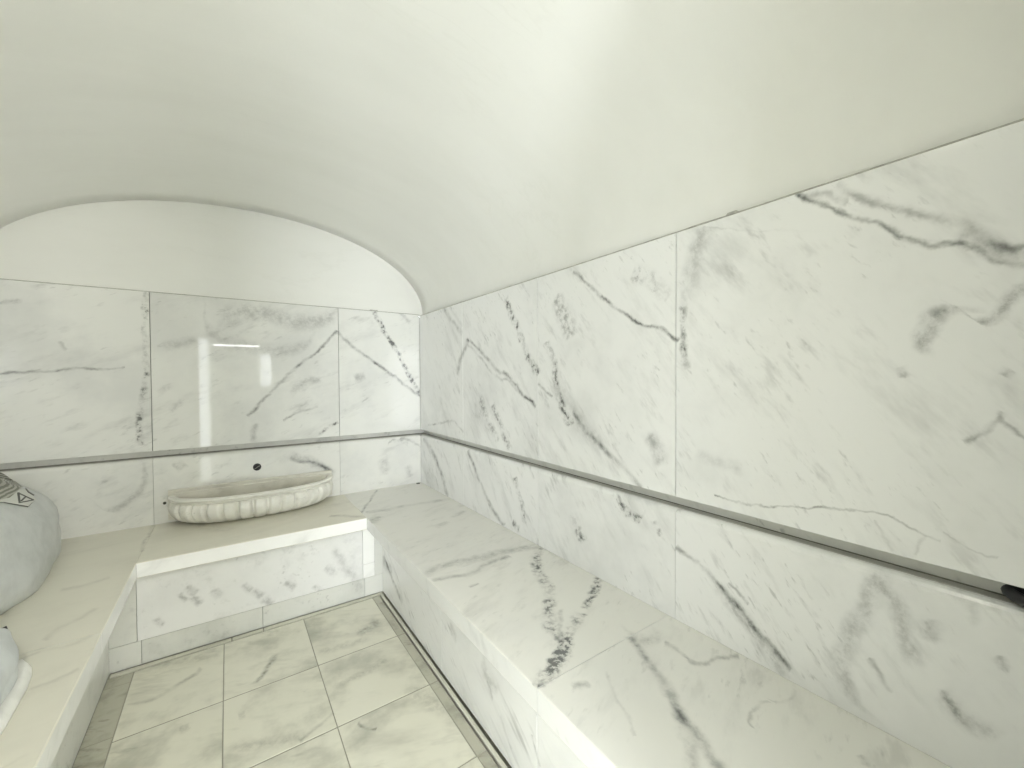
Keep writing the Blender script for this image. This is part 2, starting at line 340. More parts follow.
def marble(name, keys=(), base=(0.80, 0.803, 0.795), grey=(0.60, 0.605, 0.60), vein=(0.16, 0.163, 0.158), rough=0.1,
           fleck=0.35, cloud=0.5, rot=(0, 0, 0), stretch=(1, 1, 1), fscale=16.0, cscale=2.2, spec=0.5, warm=None, gain=1.0, wave=0.0, haze=0.22):
    k = NT(name); P = k.pos()
    at = k.n('ShaderNodeAttribute', attribute_name='slab_seed')
    off = k.vmath('SCALE', (3.7, 5.1, 2.9), None, at.outputs['Fac'])
    Q = k.vmath('ADD', P, off)
    # body colour: soft clouds
    cl = k.noise(Q, cscale, 5.0, 0.62)
    body = k.mix(k.math('MULTIPLY', k.rng(cl, 0.46, 0.72), cloud), c4(base), c4(grey))
    if warm:
        body = k.mix(k.math('MULTIPLY', k.rng(k.noise(Q, 1.6, 4.0, 0.6), 0.42, 0.66), 0.7), body, c4(warm))
    # flecks: noise drawn out along the bedding of the stone
    mp = k.n('ShaderNodeMapping', vector_type='TEXTURE'); k.put(mp.inputs[0], Q)
    mp.inputs['Rotation'].default_value = rot; mp.inputs['Scale'].default_value = tuple(1.0 / x for x in stretch)
    fl = k.rng(k.noise(mp.outputs[0], fscale, 4.0, 0.62), 0.53, 0.74)
    fl2 = k.rng(k.noise(mp.outputs[0], fscale * 2.7, 3.0, 0.6), 0.58, 0.74)
    patch = k.rng(k.noise(Q, 3.1, 3.0), 0.40, 0.64)
    patch2 = k.rng(k.noise(Q, 4.3, 3.0), 0.46, 0.62)
    acc = k.math('MULTIPLY', k.math('ADD', k.math('MULTIPLY', fl, patch), k.math('MULTIPLY', fl2, patch2)), fleck * 0.88)
    acc = k.math('ADD', acc, k.math('MULTIPLY', k.rng(k.noise(mp.outputs[0], fscale * 0.35, 5.0, 0.65), 0.52, 0.78), haze))
    if wave:
        wv = k.noise(mp.outputs[0], fscale * 0.28, 5.0, 0.65)
        ridge = k.rng(k.math('ABSOLUTE', k.math('SUBTRACT', wv, 0.5)), 0.0, 0.035, 1.0, 0.0)
        acc = k.math('ADD', acc, k.math('MULTIPLY', k.math('MULTIPLY', ridge, k.rng(k.noise(Q, 2.3, 2.0), 0.48, 0.62)), wave))
    # drawn veins
    d1 = k.vmath('SCALE', k.vmath('SUBTRACT', k.noise(P, 14.0, 2.0, 0.5, True), (0.5, 0.5, 0.5)), None, 0.03)
    d2 = k.vmath('SCALE', k.vmath('SUBTRACT', k.noise(P, 75.0, 2.0, 0.5, True), (0.5, 0.5, 0.5)), None, 0.010)
    D = k.vmath('ADD', k.vmath('ADD', P, d1), d2)
    mods = {'line': k.math('MULTIPLY', k.rng(k.noise(P, 26.0, 4.0, 0.6), 0.3, 0.65, 0.35, 1.15), k.rng(k.noise(Q, 7.0, 2.0), 0.36, 0.6, 0.45, 1.1)),
            'spot': k.math('MULTIPLY', k.rng(k.noise(P, 46.0, 5.0, 0.68), 0.42, 0.62, 0.16, 1.0), k.rng(k.noise(P, 13.0, 2.0), 0.40, 0.58, 0.25, 1.05)),
            'cloud': k.rng(k.noise(P, 30.0, 6.0, 0.7), 0.34, 0.68, 0.25, 1.05)}
    for key, kind, w, st, pts in VEINS:
        if key not in keys: continue
        iu, iv = AXES[key]
        p = [Vector(q) for q in pts]
        if len(p) == 1: p = [p[0] - Vector((w, 0)), p[0] + Vector((w, 0))]
        a = p[-1] - p[0]; L = a.length; a.normalize(); b = Vector((-a.y, a.x))
        ts = [(q - p[0]).dot(a) / L for q in p]; ss = [(q - p[0]).dot(b) for q in p]
        keep = []
        for t, s_ in sorted(zip(ts, ss)):
            if not keep or t > keep[-1][0] + 0.01: keep.append((min(max(t, 0.0), 1.0), s_))
        lo, hi = min(s_ for _, s_ in keep), max(s_ for _, s_ in keep)
        lo -= 0.01; hi += 0.01; R = hi - lo
        va = [0, 0, 0]; va[iu] = a.x / L; va[iv] = a.y / L
        vb = [0, 0, 0]; vb[iu] = b.x; vb[iv] = b.y
        t = k.math('SUBTRACT', k.vmath('DOT_PRODUCT', D, tuple(va)), p[0].dot(a) / L)
        s_ = k.math('SUBTRACT', k.vmath('DOT_PRODUCT', D, tuple(vb)), p[0].dot(b) + lo)
        fc = k.n('ShaderNodeFloatCurve'); cv = fc.mapping.curves[0]
        cv.points[0].location = (keep[0][0], (keep[0][1] - lo) / R); cv.points[1].location = (keep[-1][0], (keep[-1][1] - lo) / R)
        for tt, sv in keep[1:-1]: cv.points.new(tt, (sv - lo) / R)
        fc.mapping.use_clip = False; fc.mapping.update()
        k.put(fc.inputs['Value'], t)
        d = k.math('ABSOLUTE', k.math('MULTIPLY_ADD', fc.outputs[0], -R, s_))
        if kind == 'line': pr = k.math('POWER', k.rng(d, 0.0, w * 2.0, 1.0, 0.0), 1.8)
        elif kind == 'spot': pr = k.rng(d, w * 0.1, w * 1.35, 1.0, 0.0)
        else: pr = k.rng(d, 0.0, w * 1.7, 1.0, 0.0)
        e = min(0.2, w / L * (1.2 if kind == 'cloud' else 0.4))
        win = k.rng(k.math('ABSOLUTE', k.math('SUBTRACT', t, 0.5)), 0.5 - e * 0.6, 0.5 + e, 1.0, 0.0)
        m = k.math('MULTIPLY', k.math('MULTIPLY', pr, win), k.math('MULTIPLY', mods[kind], st * gain * {'line': 1.15, 'spot': 1.0, 'cloud': 0.95}[kind]))
        acc = k.math('ADD', acc, m)
    acc = k.math('MINIMUM', acc, 1.0)
    k.put(k.b.inputs['Base Color'], k.mix(acc, body, c4(vein)))
    k.b.inputs['Roughness'].default_value = rough
    k.b.inputs['Specular IOR Level'].default_value = spec
    return k.m
# ------------------------------------------------------------------ the materials of the room
M_WALL_R = marble('marble_right_wall', ('RU',), rot=(math.radians(-38), 0, 0), stretch=(1, 1.0, 0.30), fscale=26, fleck=0.34, cloud=0.5)
M_WALL_RL = marble('marble_right_dado', ('RL',), rot=(math.radians(-38), 0, 0), stretch=(1, 1.0, 0.30), fscale=26, fleck=0.40, cloud=0.5)
M_WALL_B = marble('marble_back_wall', ('BU',), rot=(0, math.radians(-25), 0), stretch=(0.30, 1, 1.0), fscale=18, fleck=0.30, cloud=0.45, rough=0.025,
                  base=(0.79, 0.792, 0.765))
M_WALL_BL = marble('marble_back_dado', ('BL',), rot=(0, math.radians(-25), 0), stretch=(0.35, 1, 1.0), fscale=16, fleck=0.25, cloud=0.45, rough=0.04,
                   base=(0.78, 0.78, 0.745))
M_WALL_X = marble('marble_plain_wall', (), rough=0.08)
M_BENCH_R = marble('marble_bench_right', ('BT',), base=(0.725, 0.72, 0.675), rot=(0, 0, math.radians(20)), stretch=(0.35, 1, 1), fscale=18, fleck=0.22, cloud=0.3, rough=0.16)
M_BENCH_L = marble('marble_bench_left', ('LT',), base=(0.72, 0.70, 0.605), grey=(0.60, 0.58, 0.50), rot=(0, 0, math.radians(20)), stretch=(0.3, 1, 1), fscale=10, fleck=0.12, cloud=0.5, rough=0.18,
                   vein=(0.36, 0.34, 0.30))
M_NOSE = marble('marble_bench_edge', (), base=(0.775, 0.778, 0.762), grey=(0.66, 0.665, 0.65), fleck=0.18, cloud=0.25, rough=0.14, rot=(math.radians(50), 0, 0), stretch=(1, 0.4, 1), fscale=14)
M_NOSE_DIM = marble('marble_bench_edge_right', (), base=(0.72, 0.722, 0.71), grey=(0.61, 0.615, 0.60), fleck=0.18, cloud=0.25, rough=0.14, rot=(math.radians(50), 0, 0), stretch=(1, 0.4, 1), fscale=14)  # darker copy of the edge marble, offsets strong light on this side
M_NOSE_LIT = marble('marble_bench_edge_back', (), base=(0.90, 0.902, 0.885), grey=(0.78, 0.785, 0.77), fleck=0.12, cloud=0.25, rough=0.14, rot=(0, math.radians(-40), 0), stretch=(0.4, 1, 1), fscale=14)  # lighter copy of the edge marble: door light put into the colour
M_FRONT_R = marble('marble_bench_front_right', ('RF',), rot=(math.radians(-60), 0, 0), stretch=(1, 1.2, 0.22), fscale=20, fleck=0.5, cloud=0.4, rough=0.12)
M_FRONT_B = marble('marble_bench_front_back', ('BF',), fscale=16, fleck=0.30, cloud=0.35, rough=0.12)
M_PLINTH = marble('marble_plinth', (), base=(0.70, 0.705, 0.67), grey=(0.55, 0.56, 0.53), fleck=0.35, cloud=0.6, rough=0.12)
M_FLOOR = marble('marble_floor', ('FL',), base=(0.70, 0.69, 0.59), grey=(0.40, 0.40, 0.335), vein=(0.15, 0.15, 0.12), rot=(0, 0, math.radians(-25)), stretch=(0.35, 1, 1), fscale=10,
                 fleck=0.25, cloud=0.75, cscale=3.6, rough=0.22, wave=0.12, haze=0.35)
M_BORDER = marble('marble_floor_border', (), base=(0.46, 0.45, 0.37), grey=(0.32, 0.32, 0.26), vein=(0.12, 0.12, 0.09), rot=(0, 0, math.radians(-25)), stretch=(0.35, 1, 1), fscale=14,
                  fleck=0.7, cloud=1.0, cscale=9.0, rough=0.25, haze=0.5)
M_GROUT = plain('grout', (0.42, 0.42, 0.37), 0.8)
M_GROUT_D = plain('grout_floor', (0.30, 0.295, 0.24), 0.85)
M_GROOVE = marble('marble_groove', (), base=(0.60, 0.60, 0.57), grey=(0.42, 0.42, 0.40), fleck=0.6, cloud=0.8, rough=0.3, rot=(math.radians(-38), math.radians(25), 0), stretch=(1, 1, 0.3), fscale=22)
M_DARK = plain('drain_dark', (0.035, 0.035, 0.028), 0.6)
M_STRIP = plain('drain_strip', (0.62, 0.61, 0.52), 0.35, var=0.05)
M_BLACK = plain('black_rubber', (0.008, 0.008, 0.009), 0.45, var=0.1)
M_BASIN = marble('marble_basin', (), base=(0.80, 0.79, 0.735), grey=(0.62, 0.61, 0.56), vein=(0.30, 0.29, 0.26), fleck=0.35, cloud=0.6, cscale=7.0, fscale=40, stretch=(0.4, 1, 1), rough=0.3)
M_BASIN_IN = marble('marble_basin_inside', (), base=(0.70, 0.68, 0.61), grey=(0.56, 0.54, 0.48), vein=(0.33, 0.31, 0.27), fleck=0.4, cloud=0.7, cscale=6.0, fscale=30, stretch=(0.3, 1, 1), rough=0.35)

def plaster(name, col):
    k = NT(name); P = k.pos()
    mp = k.n('ShaderNodeMapping'); k.put(mp.inputs[0], P)
    mp.inputs['Rotation'].default_value = (0.2, 0.5, 0.7); mp.inputs['Scale'].default_value = (0.35, 1.6, 1.2)
    a = k.noise(mp.outputs[0], 2.2, 6.0, 0.62)
    b = k.rng(k.math('ABSOLUTE', k.math('SUBTRACT', k.noise(mp.outputs[0], 3.1, 5.0, 0.6), 0.5)), 0.0, 0.02, 1.0, 0.0)
    b = k.math('MULTIPLY', b, k.rng(k.noise(P, 1.7, 2.0), 0.5, 0.66))
    f = k.math('ADD', k.math('MULTIPLY', k.rng(a, 0.35, 0.7), 0.5), k.math('MULTIPLY', b, 0.28))
    k.put(k.b.inputs['Base Color'], k.mix(f, c4(col), c4((col[0] * 0.93, col[1] * 0.93, col[2] * 0.92))))
    k.b.inputs['Roughness'].default_value = 0.42; k.b.inputs['Specular IOR Level'].default_value = 0.35
    k.bump(k.math('ADD', k.noise(mp.outputs[0], 5.0, 4.0), k.math('MULTIPLY', k.noise(P, 90.0, 3.0), 0.15)), 0.08, 0.02)
    return k.m
M_PLASTER = plaster('plaster_vault', (0.80, 0.80, 0.77))
M_PLASTER_W = plaster('plaster_lunette', (0.82, 0.82, 0.79))
M_PAINT = plain('white_paint', (0.80, 0.80, 0.77), 0.6, var=0.02)
M_PANEL = plain('grey_panelling', (0.22, 0.22, 0.21), 0.5, var=0.1)
M_TRIM = plain('white_gloss', (0.85, 0.85, 0.82), 0.25, var=0.02)

# ------------------------------------------------------------------ floor
bm = new_bm()
box(bm, FXL - 0.08, 0.711, YF - 0.25, FYB - 0.042, -0.12, -0.0012, mat=1)
box(bm, FXL - 0.08, FXR + 0.08, YF - 0.25, FYB + 0.08, -0.12, -0.04, mat=1)
g = 0.0017
colx = [-0.355, -0.033, 0.312, 0.672]
rowy = [2.398, 1.972, 1.580, 1.185, 0.79, 0.395, 0.0]
sd = 0
for i in range(3):
    for j in range(6):
        sd += 1
        up = 0.0025 if (i == 2 and j == 3) else 0.0
        box(bm, colx[i] + g, colx[i + 1] - g, rowy[j + 1] + g * 1.7, rowy[j] - g * 1.7, -0.03, up, 0.0012, 1, sd * 0.731, 0)
for j in range(6):
    sd += 1
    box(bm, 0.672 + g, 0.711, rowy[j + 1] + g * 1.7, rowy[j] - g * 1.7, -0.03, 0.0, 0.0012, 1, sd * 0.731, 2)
ly = [2.398, 2.325, 2.0, 1.69, 1.36, 1.02, 0.68, 0.34, 0.0]
for j in range(8):
    sd += 1
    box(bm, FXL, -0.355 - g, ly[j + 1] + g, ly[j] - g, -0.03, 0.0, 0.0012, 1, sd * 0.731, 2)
box(bm, FXL, 0.711, YF - 0.25, -g, -0.03, 0.0, 0.0012, 1, 3.3, 0)
obj('floor', bm, [M_FLOOR, M_GROUT_D, M_BORDER], kind='structure')

# drain slot that runs round the foot of the benches
dr = thing('floor_drain', 'narrow pale drain strip with dark slots along the foot of the marble benches', 'drain', (0.15, FYB - 0.016, 0))
bm = new_bm(); box(bm, FXL, FXR, FYB - 0.042, FYB, -0.04, -0.026); box(bm, 0.711, FXR, YF, FYB - 0.042, -0.04, -0.026)
obj('drain_channel', bm, M_DARK, dr)
for x0, x1 in ((FXL + 0.006, -0.005), (0.001, 0.128), (0.134, FXR - 0.022)):
    bm = new_bm(); box(bm, x0, x1, FYB - 0.034, FYB - 0.009, -0.028, 0.001, 0.0015)
    obj('drain_strip', bm, M_STRIP, dr)
bm = new_bm(); box(bm, FXR - 0.026, FXR - 0.0105, YF, FYB - 0.0105, -0.028, 0.001, 0.0015)
obj('drain_strip', bm, M_STRIP, dr)

# ------------------------------------------------------------------ marble wall cladding
TH = 0.05
def slabs(bm, axis, face, sign, cuts, z0, z1, mat, seed, bev=0.0012, gap=0.0015):
    for i in range(len(cuts) - 1):
        a, b = cuts[i] + gap, cuts[i + 1] - gap
        f0, f1 = sorted((face, face + sign * TH))
        if axis == 'x': box(bm, f0, f1, a, b, z0, z1, bev, 1, seed + i * 1.37, mat)
        else: box(bm, a, b, f0, f1, z0, z1, bev, 1, seed + i * 1.37, mat)

def dado(bm, axis, face, sign, cuts, z0, z1, mat, seed):
    """slabs whose upper front edge is rounded over"""
    r = 0.019
    pr = [(face + sign * TH, z0), (face, z0), (face, z1 - r)] + [(face + sign * r * (1 - math.cos(q)), z1 - r + r * math.sin(q)) for q in (0.4, 0.8, 1.2, math.pi / 2)]
    pr += [(face + sign * TH, z1)]
    for i in range(len(cuts) - 1):
        a, b = cuts[i] + 0.0008, cuts[i + 1] - 0.0008
        tb = new_bm()
        if axis == 'x': prism(bm, pr, 'y', a, b, seed + i * 1.1, mat)
        else: prism(bm, [(q[0], q[1]) for q in pr], 'x', a, b, seed + i * 1.1, mat)
        tb.free()

ycuts = [YF, 0.07, 0.79, 1.512, 2.262, YB]
bm = new_bm()
slabs(bm, 'x', XR, 1, ycuts, GT, ZT, 0, 0.4)
dado(bm, 'x', XR, 1, ycuts, ZB - 0.06, GB, 1, 4.2)
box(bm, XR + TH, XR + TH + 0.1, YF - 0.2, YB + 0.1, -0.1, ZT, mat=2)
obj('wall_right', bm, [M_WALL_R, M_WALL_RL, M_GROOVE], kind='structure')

bm = new_bm()
ycl = [YF, 0.5, 1.2, 1.95, YB]
slabs(bm, 'x', XL, -1, ycl, GT, ZT, 0, 9.4)
dado(bm, 'x', XL, -1, ycl, ZB - 0.06, GB, 0, 14.2)
box(bm, XL - TH - 0.1, XL - TH, YF - 0.2, YB + 0.1, -0.1, ZT, mat=1)
obj('wall_left', bm, [M_WALL_X, M_GROOVE], kind='structure')

xcuts = [XL - 0.0, -0.343, 0.62, XR]
bm = new_bm()
slabs(bm, 'y', YB, 1, xcuts, GT, ZT + 0.008, 0, 20.3)
dado(bm, 'y', YB, 1, xcuts, ZB - 0.06, GB, 1, 23.1)
box(bm, XL - 0.1, XR + 0.1, YB + TH, YB + TH + 0.1, -0.1, ZT, mat=2)
# lunette: plastered tympanum under the vault
lun = [(XL - 0.03, ZT + 0.0085), (XR + 0.03, ZT + 0.0085)]
n = 64
lun += [(CX + (AX + 0.03) * math.cos(math.pi * i / n), ZT + 0.0086 + (RISE + 0.03) * max(0, math.sin(math.pi * i / n)) ** (1.0)) for i in range(n + 1)][1:-1]
prism(bm, lun, 'y', YB + 0.003, YB + 0.12, 0, 3)
obj('wall_back', bm, [M_WALL_B, M_WALL_BL, M_GROOVE, M_PLASTER_W], kind='structure')

# painted shade: dark line in the groove's inner corner, darker stone on its floor
M_SHADE_LINE = plain('sealant', (0.24, 0.235, 0.205), 0.7, var=0.2, scale=30)
M_SHADE_FLOOR = marble('marble_groove_floor', (), base=(0.40, 0.395, 0.36), grey=(0.30, 0.30, 0.27), fleck=0.5, cloud=0.8, rough=0.35, fscale=30)
s_ = 0.0038
bm = new_bm(); prism(bm, [(XR + TH, GB), (XR + TH - s_, GB), (XR + TH, GB + 0.0028)], 'y', YF, YB + TH - s_); obj('trim_3', bm, M_SHADE_LINE, kind='structure')
bm = new_bm(); prism(bm, [(YB + TH, GB), (YB + TH - s_, GB), (YB + TH, GB + s_ * 1.6)], 'x', XL - TH, XR + TH); obj('trim_4', bm, M_SHADE_LINE, kind='structure')
bm = new_bm(); box(bm, XR + 0.021, XR + TH - s_, YF, YB + TH - s_, GB, GB + 0.0006); obj('trim_5', bm, M_SHADE_FLOOR, kind='structure')
# ragged line of mortar between marble and plaster
def caulk(name, pts, nrm):
    bm = new_bm(); tb = bmesh.new(); prev = None
    for i, (x, y, z) in enumerate(pts):
        h = 0.0012 + 0.0022 * max(0, noise.noise((x * 9, y * 9, 1.7))) + (0.006 if noise.noise((x * 6.3 + 9, y * 6.3, 4.1)) > 0.52 else 0)
        o_ = Vector(nrm) * (0.0025 + 0.002 * noise.noise((x * 20, y * 20, 0)))
        p = Vector((x, y, z))
        cur = [tb.verts.new(p + Vector((0, 0, -0.002))), tb.verts.new(p + o_ + Vector((0, 0, -0.001))), tb.verts.new(p + o_ * 0.8 + Vector((0, 0, h))), tb.verts.new(p + Vector((0, 0, h + 0.001)) - Vector(nrm) * 0.012)]
        if prev:
            for a in range(3): tb.faces.new([prev[a], cur[a], cur[a + 1], prev[a + 1]])
        prev = cur
    bmesh.ops.recalc_face_normals(tb, faces=tb.faces[:])
    merge(bm, tb)
    return obj(name, bm, M_CAULK, kind='structure')
M_CAULK = plain('mortar', (0.50, 0.495, 0.45), 0.9, var=0.15, scale=40)
caulk('trim_1', [(XR, YF + (YB - YF) * i / 500, ZT) for i in range(501)], (-1, 0, 0))
caulk('trim_2', [(XL + (XR - XL) * i / 360, YB, ZT + 0.008) for i in range(361)], (0, -1, 0))

# ------------------------------------------------------------------ vault
bm = new_bm(); tb = bmesh.new()
n, m = 96, 24
def arch(i, grow=0.0):
    a = math.pi * i / n
    c, s_ = math.cos(a), math.sin(a)
    e = 2 / 2.05
    return (CX + (AX + grow) * math.copysign(abs(c) ** e, c), ZT + (RISE + grow) * abs(s_) ** e)
inner, outer = [], []
for j in range(m + 1):
    y = YF - 0.02 + (YB + 0.004 - YF + 0.02) * j / m
    inner.append([tb.verts.new((arch(i, 0.0)[0], y, arch(i)[1])) for i in range(n + 1)])
    outer.append([tb.verts.new((arch(i, 0.1)[0], y, arch(i, 0.1)[1])) for i in range(n + 1)])
for j in range(m):
    for i in range(n):
        f = tb.faces.new([inner[j][i], inner[j][i + 1], inner[j + 1][i + 1], inner[j + 1][i]]); f.smooth = True
        f = tb.faces.new([outer[j][i], outer[j + 1][i], outer[j + 1][i + 1], outer[j][i + 1]]); f.smooth = True
    for i in (0, n):
        tb.faces.new([inner[j][i], inner[j + 1][i], outer[j + 1][i], outer[j][i]])
for j in (0, m):
    for i in range(n):
        tb.faces.new([inner[j][i], outer[j][i], outer[j][i + 1], inner[j][i + 1]])
bmesh.ops.recalc_face_normals(tb, faces=tb.faces[:])
merge(bm, tb)
obj('ceiling', bm, M_PLASTER, kind='structure')

# ------------------------------------------------------------------ front wall with the doorway the view is taken from
DX0, DX1, DZ = -0.31, 0.49, 2.13
bm = new_bm()
box(bm, XL - 0.15, DX0, YF - 0.2, YF, -0.1, ZT, mat=0)
box(bm, DX1, XR + 0.15, YF - 0.2, YF, -0.1, ZT, mat=0)
left = [(XL - 0.15, ZT), (DX0, ZT), (DX0, 2.62), (XL - 0.15, 2.62)]
prism(bm, left, 'y', YF - 0.2, YF, 0, 1)
prism(bm, [(DX1, ZT), (XR + 0.15, ZT), (XR + 0.15, 2.62), (DX1, 2.62)], 'y', YF - 0.2, YF, 0, 1)
box(bm, DX0, DX1, YF - 0.2, YF, DZ, 2.62, mat=1)
obj('wall_front', bm, [M_WALL_X, M_PLASTER_W], kind='structure')
bm = new_bm()
for x0, x1 in ((DX0 - 0.002, DX0 + 0.03), (DX1 - 0.03, DX1 + 0.002)):
    box(bm, x0, x1, YF - 0.22, YF + 0.012, 0, DZ, 0.003)
box(bm, DX0 + 0.03, DX1 - 0.03, YF - 0.22, YF + 0.012, DZ - 0.03, DZ, 0.003)
obj('door_1', bm, M_TRIM, kind='structure')

# ------------------------------------------------------------------ anteroom beyond the doorway
AY0, AY1, AX0, AX1, AZ = -2.9, YF - 0.2, -1.3, 1.6, 2.7
bm = new_bm(); box(bm, AX0 - 0.1, AX1 + 0.1, AY0 - 0.1, AY1, -0.12, 0, mat=0)
obj('floor_anteroom', bm, M_PLINTH, kind='structure')
bm = new_bm(); box(bm, AX0 - 0.1, AX1 + 0.1, AY0 - 0.1, AY1, AZ, AZ + 0.1)
obj('ceiling_anteroom', bm, M_PAINT, kind='structure')
bm = new_bm(); box(bm, AX1, AX1 + 0.1, AY0 - 0.1, AY1, 0, AZ); obj('wall_anteroom_right', bm, M_PAINT, kind='structure')
# left wall with a window added to let light in
LY0, LY1, LZ0, LZ1 = LWIN
bm = new_bm()
box(bm, AX0 - 0.1, AX0, AY0 - 0.1, LY0, 0, AZ); box(bm, AX0 - 0.1, AX0, LY1, AY1, 0, AZ)
box(bm, AX0 - 0.1, AX0, LY0, LY1, 0, LZ0); box(bm, AX0 - 0.1, AX0, LY0, LY1, LZ1, AZ)
obj('wall_anteroom_left', bm, M_PAINT, kind='structure')
bm = new_bm()
for y in (LY0, LY1 - 0.04): box(bm, AX0 - 0.08, AX0 - 0.03, y, y + 0.04, LZ0, LZ1, 0.003)
for z in (LZ0, LZ1 - 0.04): box(bm, AX0 - 0.078, AX0 - 0.032, LY0 + 0.04, LY1 - 0.04, z, z + 0.04, 0.003)
obj('window_2', bm, M_TRIM, kind='structure')  # frame of the added window
# far wall with a window
bm = new_bm()
edges = [AX0] + [v for w_ in WINS for v in w_[:2]] + [AX1]
for i in range(0, len(edges), 2): box(bm, edges[i], edges[i + 1], AY0 - 0.1, AY0, 0, AZ)
for x0, x1, z0, z1 in WINS:
    box(bm, x0, x1, AY0 - 0.1, AY0, 0, z0); box(bm, x0, x1, AY0 - 0.1, AY0, z1, AZ)
obj('wall_anteroom_front', bm, M_PANEL, kind='structure')
for k_, (x0, x1, z0, z1) in enumerate(WINS):
    bm = new_bm()
    for x in (x0, x1 - 0.04): box(bm, x, x + 0.04, AY0 - 0.07, AY0 - 0.02, z0, z1, 0.003)
    for z in (z0, z1 - 0.04): box(bm, x0 + 0.04, x1 - 0.04, AY0 - 0.068, AY0 - 0.022, z, z + 0.04, 0.003)
    obj('window_%d' % (1 if k_ == 0 else 3), bm, M_TRIM, kind='structure')

# ------------------------------------------------------------------ benches
def slab_obj(name, a, seed, mat, parent, bev=0.003, along=1):
    bm = new_bm(); box(bm, *a, bev, 2, seed, 0, along)
    # vertical faces take the edge marble; light per side is put into its tone
    bm.normal_update()
    for f in bm.faces:
        if abs(f.normal.z) < 0.3: f.material_index = 1
    return obj(name, bm, mat, parent)

bm_gap = 0.0008
rb = thing('marble_bench', 'long marble bench along the right wall, with dark speckled vein on its seat', 'bench', ((BXR + XR) / 2, 1.3, 0))
cut = [YF, 0.815, 1.520, YB]
for i in range(3):
    x0 = BXR
    if i < 2: slab_obj('seat_slab', (BXR, XR, cut[i] + bm_gap, cut[i + 1] - bm_gap, ZB - NZ, ZB), i * 2.1 + 0.5, [M_BENCH_R, M_NOSE_DIM], rb)
    else: slab_obj('seat_slab', (BXR, XR, cut[i] + bm_gap, YB, ZB - NZ, ZB), i * 2.1 + 0.5, [M_BENCH_R, M_NOSE_DIM], rb)
cut = [YF, 0.95, 1.62, FYB]
for i in range(3):
    bm = new_bm(); box(bm, FXR, FXR + 0.03, cut[i] + bm_gap, cut[i + 1] - bm_gap, 0, ZB - NZ, 0.001, 1, i * 3.3 + 1)
    obj('front_panel', bm, M_FRONT_R, rb)
bm = new_bm(); box(bm, FXR + 0.03, XR, YF, YB, -0.02, ZB - NZ - 0.001); obj('bench_core', bm, M_GROUT, rb)

bb = thing('marble_bench', 'short marble bench across the back wall that carries the fluted basin', 'bench', (0.145, (BYB + YB) / 2, 0))
slab_obj('seat_slab', (BXL + 0.0008, BXR - 0.0008, BYB, YB, ZB - NZ, ZB), 7.7, [M_BENCH_L, M_NOSE_LIT], bb, along=0)
zp = 0.106
bm = new_bm(); box(bm, -0.348, 0.630, FYB, FYB + 0.03, zp + 0.001, ZB - NZ, 0.001, 1, 2.2); obj('front_panel', bm, M_FRONT_B, bb)
bm = new_bm(); box(bm, FXL - 0.03, -0.350, FYB + 0.002, FYB + 0.03, zp + 0.001, ZB - NZ, 0.001, 1, 3.1); obj('front_panel', bm, M_PLINTH, bb)
for z0, z1 in ((zp + 0.001, 0.187), (0.189, ZB - NZ)):
    bm = new_bm(); box(bm, 0.632, 0.698, FYB, FYB + 0.03, z0, z1, 0.001, 1, 5.1 + z0); obj('front_panel', bm, M_NOSE_LIT, bb)  # reflected light on this strip is put in as whiter marble
bm = new_bm(); box(bm, 0.699, FXR + 0.03, FYB, FYB + 0.03, zp + 0.001, ZB - NZ, 0.001, 1, 5.7); obj('front_panel', bm, M_PLINTH, bb)
pc = [FXL - 0.03, -0.335, 0.13, 0.640, FXR + 0.03]
for i in range(4):
    bm = new_bm(); box(bm, pc[i] + bm_gap, pc[i + 1] - bm_gap, FYB - 0.001, FYB + 0.03, 0, zp, 0.001, 1, 6.3 + i * 1.9); obj('plinth', bm, M_PLINTH, bb)
bm = new_bm(); box(bm, FXL - 0.03, FXR + 0.03, FYB + 0.03, YB, -0.02, ZB - NZ - 0.001); obj('bench_core', bm, M_GROUT, bb)

lb = thing('marble_bench', 'marble bench along the left side under the white plastic sack', 'bench', ((XL + BXL) / 2, 1.3, 0))
cut = [YF, 1.05, 1.785, YB]
for i in range(3):
    slab_obj('seat_slab', (XL, BXL, cut[i] + bm_gap, cut[i + 1] - bm_gap, ZB - NZ, ZB), i * 1.7 + 11, [M_BENCH_L, M_NOSE], lb)
cut = [YF, 0.8, 1.7, FYB]
for i in range(3):
    bm = new_bm(); box(bm, FXL - 0.03, FXL, cut[i] + bm_gap, cut[i + 1] - bm_gap, 0, ZB - NZ, 0.001, 1, i * 3.3 + 5)
    obj('front_panel', bm, M_PLINTH, lb)
bm = new_bm(); box(bm, XL, FXL - 0.03, YF, YB, -0.02, ZB - NZ - 0.001); obj('bench_core', bm, M_GROUT, lb)

